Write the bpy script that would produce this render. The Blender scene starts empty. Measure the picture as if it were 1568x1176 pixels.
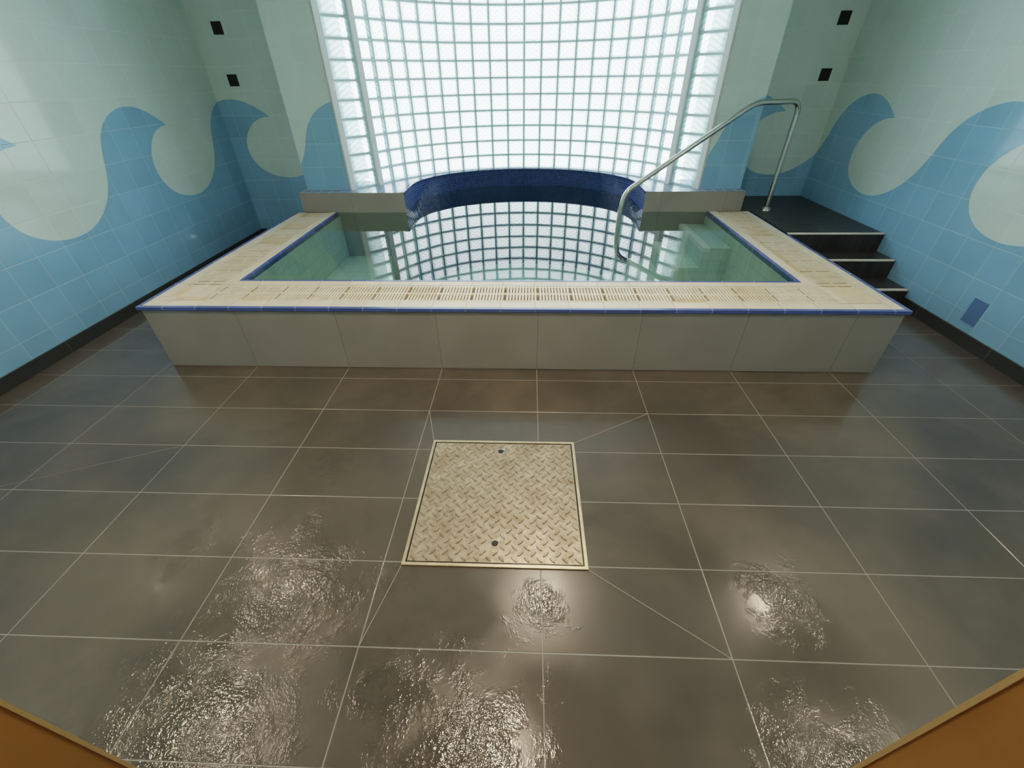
import bpy, bmesh, math, random
from mathutils import Vector, Matrix
from mathutils.geometry import tessellate_polygon
random.seed(4)
SC=bpy.context.scene
COL=bpy.context.collection

# ---------------------------------------------------------------- node helpers
def new_mat(name):
    m=bpy.data.materials.new(name); m.use_nodes=True
    nt=m.node_tree; nt.nodes.clear()
    o=nt.nodes.new('ShaderNodeOutputMaterial')
    return m,nt,o
def setin(nt,sock,v):
    if isinstance(v,bpy.types.NodeSocket): nt.links.new(v,sock)
    elif isinstance(v,(tuple,list)):
        if len(v)==3 and sock.type=='RGBA': v=(*v,1)
        sock.default_value=v
    else: sock.default_value=v
def MA(nt,op,a,b=None,c=None,clamp=False):
    n=nt.nodes.new('ShaderNodeMath'); n.operation=op; n.use_clamp=clamp
    setin(nt,n.inputs[0],a)
    if b is not None: setin(nt,n.inputs[1],b)
    if c is not None: setin(nt,n.inputs[2],c)
    return n.outputs[0]
def MIX(nt,f,a,b,mode='MIX'):
    n=nt.nodes.new('ShaderNodeMix'); n.data_type='RGBA'; n.blend_type=mode
    setin(nt,n.inputs[0],f); setin(nt,n.inputs[6],a); setin(nt,n.inputs[7],b)
    return n.outputs[2]
def MR(nt,v,a,b,c,d,smooth=False):
    n=nt.nodes.new('ShaderNodeMapRange')
    if smooth: n.interpolation_type='SMOOTHSTEP'
    setin(nt,n.inputs[0],v)
    for i,x in enumerate((a,b,c,d)): setin(nt,n.inputs[i+1],x)
    return n.outputs[0]
def POS(nt):
    g=nt.nodes.new('ShaderNodeNewGeometry'); s=nt.nodes.new('ShaderNodeSeparateXYZ')
    nt.links.new(g.outputs['Position'],s.inputs[0]); return g.outputs['Position'],s.outputs
def UVN(nt):
    g=nt.nodes.new('ShaderNodeUVMap'); s=nt.nodes.new('ShaderNodeSeparateXYZ')
    nt.links.new(g.outputs[0],s.inputs[0]); return g.outputs[0],s.outputs
def NOISE(nt,vec,scale,detail=3,rough=.5,dist=0):
    n=nt.nodes.new('ShaderNodeTexNoise'); n.inputs['Scale'].default_value=scale
    n.inputs['Detail'].default_value=detail; n.inputs['Roughness'].default_value=rough
    n.inputs['Distortion'].default_value=dist
    nt.links.new(vec,n.inputs['Vector']); return n.outputs[0]
def BUMP(nt,h,strength=.3,dist=.01,normal=None):
    n=nt.nodes.new('ShaderNodeBump'); n.inputs['Strength'].default_value=strength
    n.inputs['Distance'].default_value=dist; nt.links.new(h,n.inputs['Height'])
    if normal is not None: nt.links.new(normal,n.inputs['Normal'])
    return n.outputs[0]
def PBSDF(nt,out,color,rough=.5,metal=0.,normal=None,spec=None):
    p=nt.nodes.new('ShaderNodeBsdfPrincipled')
    setin(nt,p.inputs['Base Color'],color); setin(nt,p.inputs['Roughness'],rough)
    setin(nt,p.inputs['Metallic'],metal)
    if normal is not None: nt.links.new(normal,p.inputs['Normal'])
    if spec is not None: setin(nt,p.inputs['Specular IOR Level'],spec)
    nt.links.new(p.outputs[0],out.inputs[0]); return p
def grout_mask(nt,coords,w):
    m=None; cells=[]
    for s,size,off in coords:
        t=MA(nt,'ADD',MA(nt,'DIVIDE',s,size),off+100)
        f=MA(nt,'FRACT',t); cells.append(MA(nt,'FLOOR',t))
        d=MA(nt,'ABSOLUTE',MA(nt,'SUBTRACT',f,.5))
        k=MR(nt,d,.5-.5*w/size-.25*w/size,.5-.25*w/size,0,1)
        m=k if m is None else MA(nt,'MAXIMUM',m,k)
    c=nt.nodes.new('ShaderNodeCombineXYZ')
    for i,x in enumerate(cells[:3]): nt.links.new(x,c.inputs[i])
    wn=nt.nodes.new('ShaderNodeTexWhiteNoise'); nt.links.new(c.outputs[0],wn.inputs[0])
    return m,wn.outputs[0],wn.outputs[1]
def tile_mat(name,color,grout,axes,w=.004,rough=.25,var=.08,noise=.06,uv=False,bump=.25,wavy=0.0,spec=None):
    m,nt,o=new_mat(name)
    vec,s=UVN(nt) if uv else POS(nt)
    idx={'X':0,'Y':1,'Z':2}
    gm,rnd,rc=grout_mask(nt,[(s[idx[a]],sz,of) for a,sz,of in axes],w)
    br=MR(nt,rnd,0,1,1-var,1+var)
    n=NOISE(nt,vec,3,2); br=MA(nt,'MULTIPLY',br,MR(nt,n,.3,.7,1-noise,1+noise))
    cc=nt.nodes.new('ShaderNodeCombineXYZ')
    for i in range(3): nt.links.new(br,cc.inputs[i])
    col=MIX(nt,1.0,color,cc.outputs[0],'MULTIPLY')
    col=MIX(nt,gm,col,grout)
    h=MA(nt,'MULTIPLY',gm,-1)
    if wavy>0:
        h=MA(nt,'ADD',h,MA(nt,'MULTIPLY',NOISE(nt,vec,9,1),wavy))
    nb=BUMP(nt,h,bump,.003)
    PBSDF(nt,o,col,MR(nt,gm,0,1,rough,.7),0,nb,spec)
    return m
def plain(name,color,rough=.5,metal=0.,nscale=0,nvar=.1,bump=0,bscale=50):
    m,nt,o=new_mat(name); vec,s=POS(nt); c=color; nb=None
    if nscale:
        n=NOISE(nt,vec,nscale,4,.6)
        c=MIX(nt,MR(nt,n,.3,.7,0,1),tuple(x*(1-nvar) for x in color),tuple(min(1,x*(1+nvar)) for x in color))
    if bump: nb=BUMP(nt,NOISE(nt,vec,bscale,3),bump,.002)
    PBSDF(nt,o,c,rough,metal,nb); return m

# ---------------------------------------------------------------- mesh helper
class MB:
    def __init__(s): s.v=[]; s.f=[]; s.mi=[]; s.uv=[]
    def face(s,pts,mi=0,uv=None):
        b=len(s.v); s.v+= [tuple(p) for p in pts]; s.f.append(tuple(range(b,b+len(pts)))); s.mi.append(mi)
        s.uv.append(uv if uv else [(0,0)]*len(pts))
    def box(s,x0,x1,y0,y1,z0,z1,mi=0,M=None):
        P=[Vector((x,y,z)) for z in (z0,z1) for y in (y0,y1) for x in (x0,x1)]
        if M is not None: P=[M@p for p in P]
        for q in ((0,2,3,1),(4,5,7,6),(0,1,5,4),(2,6,7,3),(0,4,6,2),(1,3,7,5)):
            s.face([P[i] for i in q],mi)
    def build(s,name,mats,parent=None,smooth=False,merge=False,bevel=0):
        me=bpy.data.meshes.new(name); me.from_pydata(s.v,[],s.f)
        for m in (mats if isinstance(mats,(list,tuple)) else [mats]): me.materials.append(m)
        ul=me.uv_layers.new(name='UVMap'); k=0
        for p,mi,uv in zip(me.polygons,s.mi,s.uv):
            p.material_index=mi; p.use_smooth=smooth
            for j in range(p.loop_total): ul.data[p.loop_start+j].uv=uv[j]
        if merge:
            bm=bmesh.new(); bm.from_mesh(me); bmesh.ops.remove_doubles(bm,verts=bm.verts,dist=1e-5)
            bmesh.ops.recalc_face_normals(bm,faces=bm.faces); bm.to_mesh(me); bm.free()
        ob=bpy.data.objects.new(name,me); COL.objects.link(ob)
        if bevel:
            b=ob.modifiers.new('bevel','BEVEL'); b.width=bevel; b.segments=2; b.limit_method='ANGLE'
        if parent: ob.parent=parent
        return ob
def empty(name,loc=(0,0,0)):
    e=bpy.data.objects.new(name,None); COL.objects.link(e); e.location=loc; e.empty_display_size=.1; return e
def poly_tri(pts2):
    return tessellate_polygon([[Vector((p[0],p[1],0)) for p in pts2]])
def lathe(prof,n=24,center=(0,0,0)):
    mb=MB()
    for i in range(n):
        a0=2*math.pi*i/n; a1=2*math.pi*(i+1)/n
        for (r0,z0),(r1,z1) in zip(prof[:-1],prof[1:]):
            P=[(r0*math.cos(a0),r0*math.sin(a0),z0),(r0*math.cos(a1),r0*math.sin(a1),z0),(r1*math.cos(a1),r1*math.sin(a1),z1),(r1*math.cos(a0),r1*math.sin(a0),z1)]
            mb.face([(p[0]+center[0],p[1]+center[1],p[2]+center[2]) for p in P])
    return mb

# ---------------------------------------------------------------- dimensions
LX,RX,YB,YF,CZ=-3.19,2.85,4.37,-.42,2.80
JL,JR=-.71,.383                      # door opening
PX0,PX1,PY0=-2.38,2.07,1.61          # pool outer
IX0,IX1,IY0=-1.95,1.65,2.02          # pool inner
LY=3.74                              # ledge front
ZD=.42; ZL=.598; ZB=-.55; ZW=.416
T=.2
PALE=(.69,.83,.80); GRP=(.77,.87,.85); BLUE=(.28,.52,.75); GRB=(.42,.63,.79)
m_pale_y=tile_mat('pale_tile_side',PALE,GRP,[('Y',T,.25),('Z',T,0.0)],w=.004,rough=.09,var=.025,noise=.03,bump=.3,wavy=.3)
m_pale_x=tile_mat('pale_tile_back',PALE,GRP,[('X',T,.35),('Z',T,0.0)],w=.004,rough=.09,var=.025,noise=.03,bump=.3,wavy=.3)
m_blue_y=tile_mat('blue_tile_side',BLUE,GRB,[('Y',T,.25),('Z',T,0.0)],w=.004,rough=.09,var=.04,noise=.05,bump=.3,wavy=.3)
m_blue_x=tile_mat('blue_tile_back',BLUE,GRB,[('X',T,.35),('Z',T,0.0)],w=.004,rough=.09,var=.04,noise=.05,bump=.3,wavy=.3)
m_base=tile_mat('dark_skirting_tile',(.055,.056,.055),(.15,.15,.14),[('X',.6,0.05),('Y',.6,.05)],w=.004,rough=.35)
m_ceil=plain('ceiling_paint',(.78,.78,.76),.8,0,2,.03)
m_step=tile_mat('dark_step_tile',(.045,.043,.042),(.02,.02,.02),[('X',.05,.1),('Y',.05,.1)],w=.004,rough=.35,var=.2)
m_nose=plain('step_nosing',(.72,.70,.62),.5,0,10,.1)
m_panel=tile_mat('grey_panel_tile',(.31,.29,.27),(.18,.17,.16),[('X',.6,0.0),('Y',.6,.3)],w=.003,rough=.35,var=.03,noise=.06,bump=.1)
m_bluetrim=tile_mat('blue_edge_tile',(.09,.13,.36),(.3,.3,.4),[('X',.2,.1),('Y',.2,.2)],w=.004,rough=.2,var=.12)
m_cream=tile_mat('cream_coping_tile',(.70,.63,.51),(.46,.41,.33),[('X',.2,.1),('Y',.2,.2)],w=.004,rough=.45,var=.05,noise=.10)
m_ledge=tile_mat('ledge_top_tile',(.24,.30,.42),(.4,.42,.48),[('X',.1,.1),('Y',.1,.2)],w=.004,rough=.2,var=.1)
m_mosaic=tile_mat('blue_glass_mosaic',(.014,.034,.135),(.07,.10,.19),[('X',.024,.0),('Y',.024,.0)],w=.004,rough=.12,var=.45,uv=True,bump=.5)
m_basin=tile_mat('basin_green_tile',(.64,.76,.70),(.46,.60,.55),[('X',.1,.05),('Y',.1,.05),('Z',.1,.05)],w=.004,rough=.3,var=.04)
m_tread=plain('submerged_nosing',(.92,.92,.88),.5)
m_channel=plain('gutter_dark',(.18,.16,.12),.8)
m_black=plain('black_accent_tile',(.012,.012,.014),.25)
m_accent=plain('blue_accent_tile',(.14,.24,.46),.2)
m_steel=plain('stainless_steel',(.62,.62,.60),.22,1.0)
m_white=plain('white_frame',(.94,.95,.95),.3)
m_orange=plain('orange_timber',(.34,.18,.055),.4,0,6,.12)
m_bead=plain('pale_bead',(.46,.34,.17),.5)
m_mortar=plain('block_mortar',(.76,.84,.84),.7)

def grate_mat():
    m,nt,o=new_mat('cream_grating'); vec,s=POS(nt)
    gm,r,rc=grout_mask(nt,[(s[0],.2,.1),(s[1],.2,.2)],.004)
    c=MIX(nt,MR(nt,r,.45,1.,0,1),(.73,.65,.52),(.64,.52,.33))
    c=MIX(nt,MR(nt,NOISE(nt,vec,14,3),.45,.75,0,.5),c,(.50,.42,.30))
    PBSDF(nt,o,c,.5); return m
m_grate=grate_mat()

# floor
def floor_mat():
    m,nt,o=new_mat('dark_floor_tile'); vec,s=POS(nt)
    gm,r,rc=grout_mask(nt,[(s[0],.6,0.0),(s[1],.3,0.0)],.0036)
    n1=NOISE(nt,vec,1.4,4,.6,.3); n2=NOISE(nt,vec,140,2,.6)
    c=MIX(nt,MR(nt,n1,.35,.65,0,1,True),(.072,.064,.055),(.108,.092,.074))
    c=MIX(nt,MR(nt,r,0,1,0,.4),c,(.082,.076,.067))
    wet=None
    nz=NOISE(nt,vec,9,5,.72,.4)
    for x,y,rad in [(-1.05,-.22,.50),(-.9,.17,.40),(-.58,.24,.16),(.0,.15,.14),(.78,-.28,.26),(-.2,-.26,.28),(-1.0,.8,.16),(.85,.2,.18),(-.45,-.1,.24),(-1.4,.35,.16)]:
        d=nt.nodes.new('ShaderNodeVectorMath'); d.operation='DISTANCE'
        nt.links.new(vec,d.inputs[0]); d.inputs[1].default_value=(x,y,0)
        k=MA(nt,'SUBTRACT',1,MA(nt,'DIVIDE',d.outputs['Value'],rad))
        wet=k if wet is None else MA(nt,'MAXIMUM',wet,k)
    wet=MA(nt,'ADD',MA(nt,'SUBTRACT',wet,.3),MA(nt,'MULTIPLY',MA(nt,'SUBTRACT',nz,.5),3.0))
    wet=MR(nt,wet,-.15,.9,0,1,True)
    damp=MR(nt,NOISE(nt,vec,1.9,3,.5,.3),.42,.6,0,1,True)
    c=MIX(nt,MA(nt,'MULTIPLY',damp,.16),c,(.045,.042,.037))
    c=MIX(nt,MA(nt,'MULTIPLY',wet,.25),c,(.035,.032,.028))
    c=MIX(nt,gm,c,(.26,.25,.225))
    rg=MR(nt,damp,0,1,.26,.15)
    rg=MA(nt,'ADD',MA(nt,'MULTIPLY',rg,MA(nt,'SUBTRACT',1,wet)),MA(nt,'MULTIPLY',wet,.09))
    rip=MA(nt,'ADD',NOISE(nt,vec,75,2,.6),MA(nt,'MULTIPLY',NOISE(nt,vec,7,1,.5),1.2))
    h=MA(nt,'ADD',MA(nt,'MULTIPLY',MA(nt,'MULTIPLY',rip,wet),.60),MA(nt,'MULTIPLY',n2,.04))
    h=MA(nt,'SUBTRACT',h,MA(nt,'MULTIPLY',gm,.3))
    PBSDF(nt,o,c,rg,0,BUMP(nt,h,.6,.004),.6); return m
m_floor=floor_mat()
m_grout=plain('floor_grout',(.25,.24,.215),.8)

# water
def water_mat():
    m,nt,o=new_mat('pool_water'); vec,s=POS(nt)
    n=BUMP(nt,NOISE(nt,vec,2.2,1,.5),.03,.02)
    fr=nt.nodes.new('ShaderNodeFresnel'); fr.inputs[0].default_value=1.40; nt.links.new(n,fr.inputs['Normal'])
    tr=nt.nodes.new('ShaderNodeBsdfTransparent'); tr.inputs[0].default_value=(.76,.88,.85,1)
    gl=nt.nodes.new('ShaderNodeBsdfGlossy'); gl.inputs['Roughness'].default_value=.01; nt.links.new(n,gl.inputs['Normal'])
    gl.inputs[0].default_value=(1,1,1,1)
    mx=nt.nodes.new('ShaderNodeMixShader'); nt.links.new(fr.outputs[0],mx.inputs[0])
    nt.links.new(tr.outputs[0],mx.inputs[1]); nt.links.new(gl.outputs[0],mx.inputs[2]); nt.links.new(mx.outputs[0],o.inputs[0])
    return m
m_water=water_mat()

# glass blocks
def block_mat():
    m,nt,o=new_mat('glass_block'); uv,s=UVN(nt)
    u=MA(nt,'SUBTRACT',MA(nt,'FRACT',s[0]),.5); v=MA(nt,'SUBTRACT',MA(nt,'FRACT',s[1]),.5)
    au=MA(nt,'ABSOLUTE',u)
    e=MA(nt,'MAXIMUM',au,MA(nt,'ABSOLUTE',v))
    edge=MR(nt,e,.33,.48,0,1,True)
    w=MA(nt,'SINE',MA(nt,'MULTIPLY',MA(nt,'ADD',v,au),19.0))
    pat=MR(nt,w,-.9,.3,0,1,True)
    c=MIX(nt,pat,(.56,.70,.73),(.93,.98,.98))
    c=MIX(nt,MA(nt,'MULTIPLY',edge,.85),c,(.24,.35,.37))
    tr=nt.nodes.new('ShaderNodeBsdfTransparent'); nt.links.new(c,tr.inputs[0])
    df=nt.nodes.new('ShaderNodeBsdfPrincipled'); df.inputs['Base Color'].default_value=(.75,.88,.88,1); df.inputs['Roughness'].default_value=.12
    mx=nt.nodes.new('ShaderNodeMixShader'); mx.inputs[0].default_value=.10
    nt.links.new(tr.outputs[0],mx.inputs[1]); nt.links.new(df.outputs[0],mx.inputs[2]); nt.links.new(mx.outputs[0],o.inputs[0])
    return m
m_block=block_mat()

# ---------------------------------------------------------------- floor
mb=MB()
mb.box(LX-.1,RX+.1,-1.0,1.64,-.1,0); mb.box(LX-.1,-2.36,1.64,YB+.1,-.1,0); mb.box(2.05,RX+.1,1.64,YB+.1,-.1,0)
floor=mb.build('floor',m_floor)
mb=MB()
def strip(a,b,w=.003,z=.0012):
    a=Vector((*a,z)); b=Vector((*b,z)); n=Vector((-(b-a).y,(b-a).x,0)).normalized()*w/2
    mb.face([a-n,a+n,b+n,b-n][::-1])
for a,b in [((.175,.96),(.6,1.2)),((.18,.285),(.6,0)),((-.53,.96),(-.6,1.2)),((-.53,.285),(-.6,0))]: strip(a,b)
strip((-1.8,.9),(-2.7,.52),.0014)
mb.build('diagonal_grout_joints',m_grout,floor)

# ---------------------------------------------------------------- wave mural
P=1.31
base=[(.33,1.19),(.24,1.178),(.15,1.14),(.07,1.07),(.015,.98),(.0,.89),(.02,.80),(.08,.72),(.17,.665),(.28,.635),(.40,.63),(.52,.655),(.63,.71),(.73,.79),(.80,.88),(.85,.98),(.89,1.08),(.94,1.17),(1.02,1.25),(1.12,1.305),(1.23,1.335),(1.34,1.335),(1.44,1.31),(1.54,1.26)]
def cr(p0,p1,p2,p3,t):
    return tuple(.5*((2*p1[i])+(-p0[i]+p2[i])*t+(2*p0[i]-5*p1[i]+4*p2[i]-p3[i])*t*t+(-p0[i]+3*p1[i]-3*p2[i]+p3[i])*t**3) for i in (0,1))
def wave_curve(u0,n0,n1):
    pts=[]
    b=base+[(base[0][0]+P,base[0][1])]
    dense=[]
    for i in range(len(b)-1):
        p0=b[i-1] if i>0 else b[0]; p3=b[i+2] if i+2<len(b) else b[-1]
        for k in range(4): dense.append(cr(p0,b[i],b[i+1],p3,k/4))
    for n in range(n0,n1):
        pts+=[(u0+n*P+p[0],p[1]) for p in dense]
    return pts
def mural(name,u0,s0,s1,zb,fn,mat,parent):
    n0=math.floor((s0-u0)/P)-2; n1=math.ceil((s1-u0)/P)+2
    c=wave_curve(u0,n0,n1)
    poly=[(c[0][0],-1.)]+c+[(c[-1][0],-1.)]
    tr=poly_tri(poly)
    bm=bmesh.new(); vs=[bm.verts.new((p[0],p[1],0)) for p in poly]
    for t in tr:
        try: bm.faces.new([vs[i] for i in t])
        except ValueError: pass
    for co,no in (((s0,0,0),(-1,0,0)),((s1,0,0),(1,0,0)),((0,zb,0),(0,-1,0))):
        bmesh.ops.bisect_plane(bm,geom=bm.verts[:]+bm.edges[:]+bm.faces[:],plane_co=co,plane_no=no,clear_outer=True)
    for v in bm.verts: v.co=Vector(fn(v.co.x,v.co.y))
    me=bpy.data.meshes.new(name); bm.to_mesh(me); bm.free(); me.materials.append(mat)
    ob=bpy.data.objects.new(name,me); COL.objects.link(ob); ob.parent=parent
E=.0015
# walls
mb=MB(); mb.box(LX-.12,LX,YF-.35,YB+.12,0,CZ); wl=mb.build('wall_left',m_pale_y)
mural('wave_inlay',3.22,YF,YB,0,lambda s,z:(LX+E,s,z),m_blue_y,wl)
mb=MB(); mb.box(RX,RX+.12,YF-.35,YB+.12,0,CZ); wr=mb.build('wall_right',m_pale_y)
mural('wave_inlay',-3.82,-YB,-YF,0,lambda s,z:(RX-E,-s,z),m_blue_y,wr)
mb=MB(); mb.box(RX-.006,RX-.0005,1.96,2.06,.14,.30); mb.build('accent_tile',m_accent,wr)
GXL,GXR=-1.84,1.58
mb=MB()
mb.box(LX-.12,-2.27,YB,YB+.12,0,CZ); mb.box(-2.27,GXL,3.88,YB+.12,ZL,CZ)
mb.box(GXR,1.96,3.86,YB+.12,ZL,CZ); mb.box(1.96,RX+.12,YB,YB+.12,0,CZ)
wb=mb.build('wall_back',m_pale_x)
sb=lambda X:YB+X-LX
mural('wave_inlay_recess_l',3.22,sb(LX),sb(-2.27),0,lambda s,z:(s-YB+LX,YB-E,z),m_blue_x,wb)
mural('wave_inlay_pilaster_l',3.22,sb(-2.27),sb(GXL),ZL,lambda s,z:(s-YB+LX,3.88-E,z),m_blue_x,wb)
sr=lambda X:-YB-(RX-X)
mural('wave_inlay_recess_r',-3.82,sr(1.96),sr(RX),0,lambda s,z:(s+YB+RX,YB-E,z),m_blue_x,wb)
mural('wave_inlay_pilaster_r',-3.82,sr(GXR),sr(1.96),ZL,lambda s,z:(s+YB+RX,3.86-E,z),m_blue_x,wb)
mb=MB()
for x,z in [(-2.94,1.88),(-2.95,1.49),(2.67,1.87),(2.67,1.47)]:
    mb.box(x-.047,x+.047,YB-.006,YB-.0004,z-.047,z+.047)
mb.build('accent_tiles',m_black,wb)
mb=MB(); mb.box(LX-.12,JL-.04,YF-.35,YF,0,CZ); mb.box(JR+.04,RX+.12,YF-.35,YF,0,CZ); mb.box(JL-.04,JR+.04,YF-.35,YF,2.15,CZ)
mb.build('wall_front',m_pale_x)
mb=MB(); mb.box(LX-.12,RX+.12,YF-.5,5.05,CZ,CZ+.1); mb.build('ceiling',m_ceil)
# door
d=empty('door_1')
mb=MB(); mb.box(JL-.04,JL,YF-.36,YF+.004,0,2.15); mb.box(JR,JR+.04,YF-.36,YF+.004,0,2.15); mb.box(JL,JR,YF-.36,YF+.004,2.11,2.15)
mb.build('frame',m_orange,d)
mb=MB(); mb.box(JL,JL+.002,YF-.001,YF+.004,0,2.11); mb.box(JR-.002,JR,YF-.001,YF+.004,0,2.11); mb.build('bead',m_bead,d)
mb=MB(); mb.box(JL+.005,JR-.005,YF-.36,YF-.32,.005,2.10); mb.build('light_block_leaf',m_orange,d,bevel=.003)  # unseen leaf, added behind the camera to keep sky light from leaking in
# baseboards
mb=MB(); mb.box(LX+.002,LX+.014,YF,YB,0,.085); mb.build('baseboard_left',m_base)
mb=MB(); mb.box(RX-.014,RX-.002,YF,2.54,0,.085); mb.build('baseboard_right',m_base)
mb=MB(); mb.box(LX+.014,-2.35,YB-.014,YB-.002,0,.085); mb.build('baseboard_back',m_base)
mb=MB(); mb.box(LX+.014,JL-.05,YF+.002,YF+.014,0,.085); mb.box(JR+.05,RX-.014,YF+.002,YF+.014,0,.085); mb.build('baseboard_front',m_base)

# ---------------------------------------------------------------- pool
pool=empty('plunge_pool')
mb=MB()
mb.box(PX0+.015,PX1-.015,PY0+.015,IY0-.02,0,ZD-.03)
mb.box(PX0+.015,IX0-.02,IY0-.02,LY,0,ZD-.03); mb.box(IX1+.02,PX1-.015,IY0-.02,LY,0,ZD-.03)
mb.build('surround_panels',m_panel,pool)
def ring(mb,d0,d1,z0,z1,yend=LY-.001):
    mb.box(PX0+d0,PX1-d0,PY0+d0,PY0+d1,z0,z1)
    mb.box(PX0+d0,PX0+d1,PY0+d1,yend,z0,z1); mb.box(PX1-d1,PX1-d0,PY0+d1,yend,z0,z1)
mb=MB(); ring(mb,0,.024,ZD-.020,ZD); ring(mb,.402,.418,ZD-.04,ZD+.001); mb.build('blue_edge_tiles',m_bluetrim,pool,bevel=.002)
mb=MB(); ring(mb,.024,.10,ZD-.03,ZD-.001); ring(mb,.335,.402,ZD-.03,ZD-.001); mb.build('coping_tiles',m_cream,pool)
mb=MB(); ring(mb,.10,.335,ZD-.03,ZD-.018); mb.build('gutter_channel',m_channel,pool)
mb=MB(); D0,D1=.103,.332; z0,z1=ZD-.018,ZD-.001
for cx in (PX0+D0,PX1-D1): mb.box(cx,cx+(D1-D0),PY0+D0,PY0+D1,z0,z1+.001)
def slats(a,b,fn):
    m=math.floor(a/.2)
    while m*.2<b:
        for i in range(10):
            s=m*.2+.0154+.0188*i
            if a<s-.006 and s+.006<b: fn(s-.0060,s+.0060)
        m+=1
slats(PX0+D1,PX1-D1,lambda p,q:mb.box(p,q,PY0+D0,PY0+D1,z0,z1))
for x0 in (PX0+D0,PX1-D1):
    slats(PY0+D1,LY-.01,lambda p,q:mb.box(x0,x0+D1-D0,p,q,z0,z1))
    for dx in (.0,(D1-D0)/2-.01,(D1-D0)-.02): mb.box(x0+dx,x0+dx+.02,PY0+D1,LY-.01,z0,z1-.002)
for dy in (0,(D1-D0)/2-.01,(D1-D0)-.02): mb.box(PX0+D1,PX1-D1,PY0+D0+dy,PY0+D0+dy+.02,z0,z1-.002)
mb.build('overflow_grating',m_grate,pool)
# ledge with apse
AC=(-.115,4.10); AA,AB=1.155,.88
inner=[(AC[0]+AA,LY)]
NA=40
for i in range(NA+1):
    a=math.pi*i/NA; inner.append((AC[0]+AA*math.cos(a),AC[1]+AB*math.sin(a)))
inner.append((AC[0]-AA,LY))
GC=(-.13,3.376); GR=1.634; GA=math.asin(1.455/GR)
outer=[(-2.30,LY),(-2.30,YB),(-1.95,YB)]
for i in range(25):
    a=math.radians(150)-math.radians(120)*i/24; outer.append((GC[0]+(GR+.2)*math.cos(a),GC[1]+(GR+.2)*math.sin(a)))
outer+=[(1.7,YB),(1.97,YB),(1.97,LY)]
poly=outer+inner
mb=MB()
for t in poly_tri(poly): mb.face([(poly[i][0],poly[i][1],ZL) for i in t],0)
n=len(poly); no=len(outer); arc=0
for i in range(n):
    a=poly[i]; b=poly[(i+1)%n]; L=math.dist(a,b)
    if no<=i<n-1:
        mb.face([(*a,ZB),(*b,ZB),(*b,ZL),(*a,ZL)],1,[(arc,ZB),(arc+L,ZB),(arc+L,ZL),(arc,ZL)]); arc+=L
    else:
        mb.face([(*a,ZB),(*b,ZB),(*b,ZL),(*a,ZL)],2)
mb.build('ledge_and_apse',[m_ledge,m_mosaic,m_panel],pool)
mb=MB()
for a,b in zip(inner[:-1],inner[1:]):
    A=Vector((*a,0)); B=Vector((*b,0)); 
    def outw(p): 
        q=Vector((p[0]-AC[0],(p[1]-AC[1]) if p[1]>AC[1] else 0,0)); return q.normalized() if q.length>0 else q
    oa=outw(a)*.04; ob_=outw(b)*.04
    L=(B-A).length
    z=ZL+.004
    mb.face([A+Vector((0,0,z))-oa*.1,B+Vector((0,0,z))-ob_*.1,B+ob_+Vector((0,0,z)),A+oa+Vector((0,0,z))],0,[(0,0),(L,0),(L,.05),(0,.05)])
    mb.face([A+Vector((0,0,z-.03))-oa*.1,B+Vector((0,0,z-.03))-ob_*.1,B+Vector((0,0,z))-ob_*.1,A+Vector((0,0,z))-oa*.1],0,[(0,0),(L,0),(L,.03),(0,.03)])
mb.build('mosaic_rim',m_mosaic,pool)
# basin
mb=MB()
mb.face([(-2.0,1.9,ZB),(2.0,1.9,ZB),(2.0,5.2,ZB),(-2.0,5.2,ZB)])
mb.box(IX0-.02,IX0,IY0-.02,LY,ZB,ZD-.04); mb.box(IX1,IX1+.02,IY0-.02,LY,ZB,ZD-.04); mb.box(IX0,IX1,IY0-.02,IY0,ZB,ZD-.04)
mb.box(IX0+.001,IX0+.45,IY0+.001,LY-.001,ZB+.001,-.02)
SX=[(1.42,.30),(1.19,.13),(.96,-.04),(.73,-.21)]; pxr=IX1-.001
for x,z in SX:
    mb.box(x,pxr,3.02,LY-.001,ZB+.001,z); pxr=x
mb.build('basin',m_basin,pool)
mb=MB()
for x,z in SX: mb.box(x-.004,x+.055,3.016,LY-.004,z-.03,z+.004)
mb.build('submerged_nosings',m_tread,pool)
mb=lathe([(.0,.012),(.045,.012),(.05,.0)],20)
ob=mb.build('water_jet',m_tread,pool); ob.location=(1.30,3.018,-.12); ob.rotation_euler=(math.radians(90),0,0)
wp=[(IX0,IY0),(IX1,IY0),(IX1,LY)]+inner+[(IX0,LY)]
mb=MB()
for t in poly_tri(wp): mb.face([(wp[i][0],wp[i][1],ZW) for i in t])
w=mb.build('water_surface',m_water,pool)
bm=bmesh.new(); bm.from_mesh(w.data)
bmesh.ops.remove_doubles(bm,verts=bm.verts,dist=1e-5)
for f in bm.faces:
    if f.normal.z<0: f.normal_flip()
bm.to_mesh(w.data); bm.free()

# ---------------------------------------------------------------- entry steps
st=empty('entry_steps')
mb=MB(); x0,x1=PX1-.014,RX-.003
mb.box(x0,x1,2.54,YB-.002,0,.14); mb.box(x0,x1,2.79,YB-.002,.14,.28); mb.box(x0,x1,3.02,YB-.002,.28,.42)
mb.box(1.975,x0,LY,YB-.002,0,.42)
mb.build('treads',m_step,st)
mb=MB()
for y,z in ((2.54,.14),(2.79,.28),(3.02,.42)):
    mb.box(x0+.02,x1-.01,y-.006,y+.022,z-.004,z+.004)
mb.build('nosings',m_nose,st)

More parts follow.
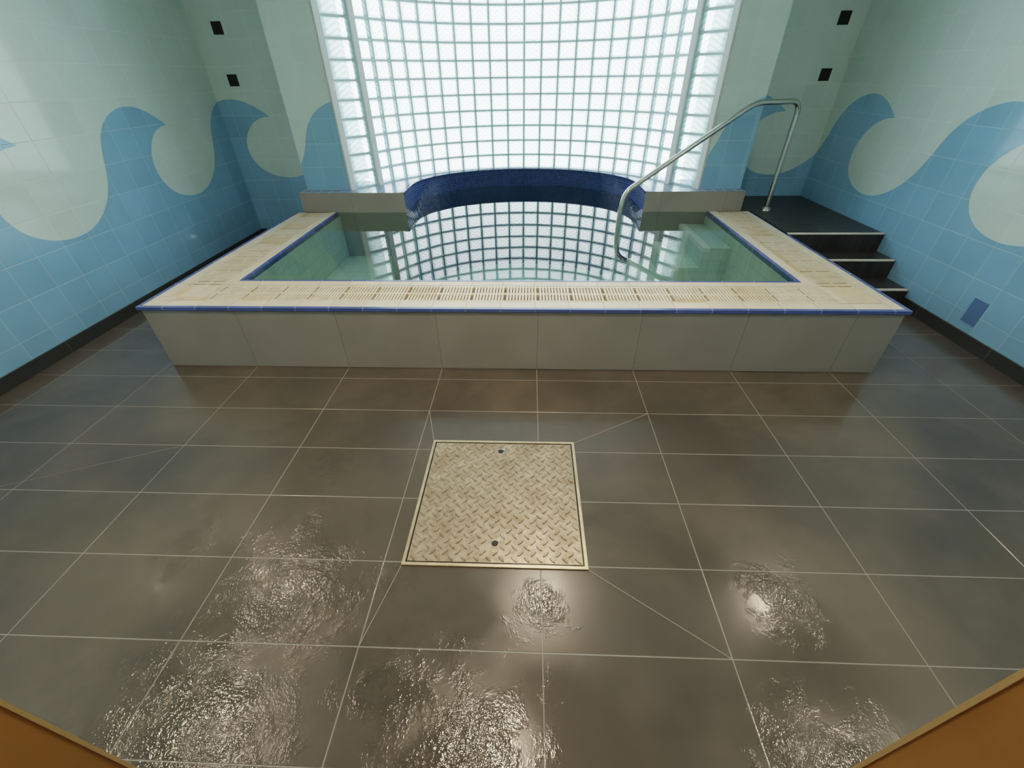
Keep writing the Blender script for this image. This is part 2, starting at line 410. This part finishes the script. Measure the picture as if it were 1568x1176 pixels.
# ---------------------------------------------------------------- handrail
def tube(name,pts,r,mat,parent,rad=.12):
    V=[Vector(p) for p in pts]; path=[V[0]]
    for i in range(1,len(V)-1):
        a=(V[i-1]-V[i]); b=(V[i+1]-V[i]); k=min(rad,a.length*.48,b.length*.48)
        A=V[i]+a.normalized()*k; B=V[i]+b.normalized()*k
        for j in range(9):
            t=j/8; path.append(A*(1-t)**2+V[i]*2*t*(1-t)+B*t*t)
    path.append(V[-1])
    cu=bpy.data.curves.new(name,'CURVE'); cu.dimensions='3D'; sp=cu.splines.new('POLY'); sp.points.add(len(path)-1)
    for p,q in zip(sp.points,path): p.co=(*q,1)
    cu.bevel_depth=r; cu.bevel_resolution=5; cu.use_fill_caps=True; cu.materials.append(mat)
    ob=bpy.data.objects.new(name,cu); COL.objects.link(ob)
    dg=bpy.context.evaluated_depsgraph_get(); me=bpy.data.meshes.new_from_object(ob.evaluated_get(dg))
    for p in me.polygons: p.use_smooth=True
    o2=bpy.data.objects.new(name,me); COL.objects.link(o2); bpy.data.objects.remove(ob); o2.parent=parent; return o2
hr=empty('pool_handrail')
tube('rail',[(2.23,3.79,.42),(2.23,3.79,1.295),(1.79,3.64,1.295),(.76,3.30,.69),(.73,3.29,.56),(.73,3.29,-.21)],.021,m_steel,hr,.10)
for x,y,z in [(2.23,3.79,.42),(.73,3.29,-.21)]:
    o=lathe([(0.021,.03),(.03,.028),(.045,.012),(.05,.0)],24,(x,y,z)).build('flange',m_steel,hr,smooth=True)

# ---------------------------------------------------------------- window
win=empty('window_1')
ROWS=15; RH=(CZ-ZL)/ROWS; NC=20
gb=MB(); mo=MB()
def block_col(A,B,rows,seed):
    A=Vector((*A,0)); B=Vector((*B,0)); t=(B-A); L=t.length; t.normalize(); nrm=Vector((-t.y,t.x,0))
    M=Matrix.Translation(A)@Matrix((( t.x,nrm.x,0,0),(t.y,nrm.y,0,0),(0,0,1,0),(0,0,0,1)))
    g=.0085
    for r in range(rows):
        z0=ZL+r*RH; z1=z0+RH
        a0,a1,c0,c1=g,L-g,z0+g,z1-g; i=.018
        U=lambda x,z:(seed*7+ (x-a0)/(a1-a0)*.998+.001, r*5+(z-c0)/(c1-c0)*.998+.001)
        o=[(a0,0.004,c0),(a1,.004,c0),(a1,.004,c1),(a0,.004,c1)]
        n=[(a0+i,-.006,c0+i),(a1-i,-.006,c0+i),(a1-i,-.006,c1-i),(a0+i,-.006,c1-i)]
        W=lambda p:M@Vector(p)
        gb.face([W(p) for p in n],0,[U(p[0],p[2]) for p in n])
        for k in range(4):
            l=(k+1)%4
            gb.face([W(o[k]),W(o[l]),W(n[l]),W(n[k])],0,[U(o[k][0],o[k][2]),U(o[l][0],o[l][2]),U(n[l][0],n[l][2]),U(n[k][0],n[k][2])])
        mo.box(0,L,.006,.05,z0-g,z0+g,0,M)
    mo.box(0,L,.006,.05,CZ-g,CZ,0,M)
    for xx in (-g,L-g): mo.box(xx,xx+2*g,.006,.05,ZL,CZ,0,M)
for j in range(NC):
    a0=math.pi/2+GA-2*GA*j/NC; a1=math.pi/2+GA-2*GA*(j+1)/NC
    block_col((GC[0]+GR*math.cos(a0),GC[1]+GR*math.sin(a0)),(GC[0]+GR*math.cos(a1),GC[1]+GR*math.sin(a1)),ROWS,j)
PL0,PL1=Vector((-1.83,3.875)),Vector((-1.585,4.12)); PR1,PR0=Vector((1.325,4.12)),Vector((1.57,3.855))
dl=(PL1-PL0).normalized(); dr=(PR0-PR1).normalized()
block_col(PL0+dl*.055,PL1-dl*.04,ROWS,31); block_col(PR1+dr*.04,PR0-dr*.055,ROWS,37)
gb.build('glass_blocks',m_block,win); mo.build('mortar',m_mortar,win)
mb=MB()
def post(c,dirv,w,d):
    t=Vector((dirv.x,dirv.y,0)); nrm=Vector((-t.y,t.x,0))
    M=Matrix.Translation(Vector((c.x,c.y,0)))@Matrix(((t.x,nrm.x,0,0),(t.y,nrm.y,0,0),(0,0,1,0),(0,0,0,1)))
    mb.box(-w/2,w/2,-.02,d,ZL,CZ,0,M)
post(PL0+dl*.025,dl,.05,.10); post(PL1-dl*.015,dl,.045,.09); post(PR1+dr*.015,dr,.045,.09); post(PR0-dr*.025,dr,.05,.10)
mb.build('frame',m_white,win,bevel=.003)

# ---------------------------------------------------------------- manhole cover
mh=empty('manhole_cover',(0,0,0))
def metal_mat():
    m,nt,o=new_mat('aged_galvanised_plate'); vec,s=POS(nt)
    n=NOISE(nt,vec,9,5,.65); n2=NOISE(nt,vec,45,3,.6)
    c=MIX(nt,MR(nt,n,.35,.65,0,1),(.31,.25,.175),(.50,.425,.325)); c=MIX(nt,MR(nt,n2,.42,.68,0,.65),c,(.19,.145,.09))
    PBSDF(nt,o,c,MR(nt,n,.3,.7,.45,.28),.4,BUMP(nt,n2,.3,.001)); return m
m_plate=metal_mat(); m_brass=plain('cover_frame_metal',(.60,.50,.33),.35,.6,20,.2)
X0,X1,Y0,Y1=-.53,.178,.285,.962
mb=MB()
for a in ((X0,X1,Y0,Y0+.012),(X0,X1,Y1-.012,Y1),(X0,X0+.012,Y0+.012,Y1-.012),(X1-.012,X1,Y0+.012,Y1-.012)): mb.box(*a,0,.007)
mb.build('frame',m_brass,mh)
mb=MB(); mb.box(X0+.012,X1-.012,Y0+.012,Y1-.012,0,.002,0); mb.build('gap',m_black,mh)
mb=MB(); mb.box(X0+.018,X1-.018,Y0+.018,Y1-.018,.0,.005)
pit=.0245; nx=int((X1-X0-.06)/pit)+1; ny=int((Y1-Y0-.06)/pit)+1
ox=(X0+X1)/2-(nx-1)*pit/2; oy=(Y0+Y1)/2-(ny-1)*pit/2
HOLES=[(-.185,.89),(-.18,.385)]
for i in range(nx):
    for j in range(ny):
        if (i+j)%2: continue
        cx,cy=ox+i*pit,oy+j*pit
        if any(math.dist((cx,cy),h)<.028 for h in HOLES): continue
        a=math.radians(45 if i%2 else -45); ca,sa=math.cos(a),math.sin(a)
        L,W_=.0170,.0052
        rim=[(-L,0),(-L*.5,-W_),(L*.5,-W_),(L,0),(L*.5,W_),(-L*.5,W_)]
        top=[(x*.75,y*.35) for x,y in rim]
        R=lambda p,z:(cx+p[0]*ca-p[1]*sa,cy+p[0]*sa+p[1]*ca,z)
        for k in range(6):
            l=(k+1)%6; mb.face([R(rim[k],.005),R(rim[l],.005),R(top[l],.009),R(top[k],.009)])
        mb.face([R(p,.009) for p in top])
mb.build('tread_plate',m_plate,mh)
for hx,hy in HOLES:
    lathe([(.0,.0056),(.013,.0056),(.0135,.005)],16,(hx,hy,0)).build('lifting_hole',m_black,mh)
    lathe([(.0,.008),(.006,.008),(.0065,.005)],12,(hx+.015,hy+.012,0)).build('screw',m_steel,mh)

# ---------------------------------------------------------------- lights
m_em,nt,o=new_mat('downlight_lens'); e=nt.nodes.new('ShaderNodeEmission'); e.inputs[0].default_value=(1,.86,.62,1); e.inputs[1].default_value=14; nt.links.new(e.outputs[0],o.inputs[0])
for i,(x,y,en) in enumerate([(-2.5,1.6,34),(.1,1.6,84),(2.3,1.6,26),(-2.5,.35,48),(-.3,.35,84),(2.3,.35,34)]):
    f=empty('ceiling_downlight',(x,y,CZ))
    a=lathe([(.0,-.012),(.062,-.012)],24); ob=a.build('lens',m_em,f)
    a=lathe([(.062,-.010),(.07,-.018),(.085,-.014),(.09,0)],24); a.build('trim_ring',m_white,f,smooth=True)
    l=bpy.data.lights.new('lamp','SPOT'); l.energy=en; l.color=(1,.79,.56); l.shadow_soft_size=.06; l.spot_size=math.radians(150 if not -1<x<1 else 125); l.spot_blend=.9
    lo=bpy.data.objects.new('lamp',l); COL.objects.link(lo); lo.parent=f; lo.location=(0,0,-.03)
# world: overcast daylight
w=bpy.data.worlds.new('World'); SC.world=w; w.use_nodes=True; nt=w.node_tree
bg=nt.nodes['Background']
tc=nt.nodes.new('ShaderNodeTexCoord'); sp=nt.nodes.new('ShaderNodeSeparateXYZ'); nt.links.new(tc.outputs['Generated'],sp.inputs[0])
c=MIX(nt,MR(nt,sp.outputs[2],-.6,.3,0,1,True),(.75,.88,.92),(.92,.98,1.0))
nt.links.new(c,bg.inputs[0]); bg.inputs[1].default_value=6.2

# ---------------------------------------------------------------- camera
pit,yaw,rol=0.6326,0.0440,-0.0143
f=Vector((-math.sin(yaw)*math.cos(pit),math.cos(yaw)*math.cos(pit),-math.sin(pit)))
r=Vector((math.cos(yaw),math.sin(yaw),0)); u=r.cross(f)
r2=r*math.cos(rol)+u*math.sin(rol); u2=-r*math.sin(rol)+u*math.cos(rol)
cd=bpy.data.cameras.new('camera'); cd.sensor_width=36; cd.sensor_fit='HORIZONTAL'; cd.lens=645.08/1568*36; cd.clip_start=.02
co=bpy.data.objects.new('camera',cd); COL.objects.link(co)
co.matrix_world=Matrix(((r2.x,u2.x,-f.x,-.0603),(r2.y,u2.y,-f.y,-.5837),(r2.z,u2.z,-f.z,1.5),(0,0,0,1)))
SC.camera=co
SC.view_settings.view_transform='Filmic'
SC.view_settings.look='Medium High Contrast'
SC.view_settings.exposure=0.28
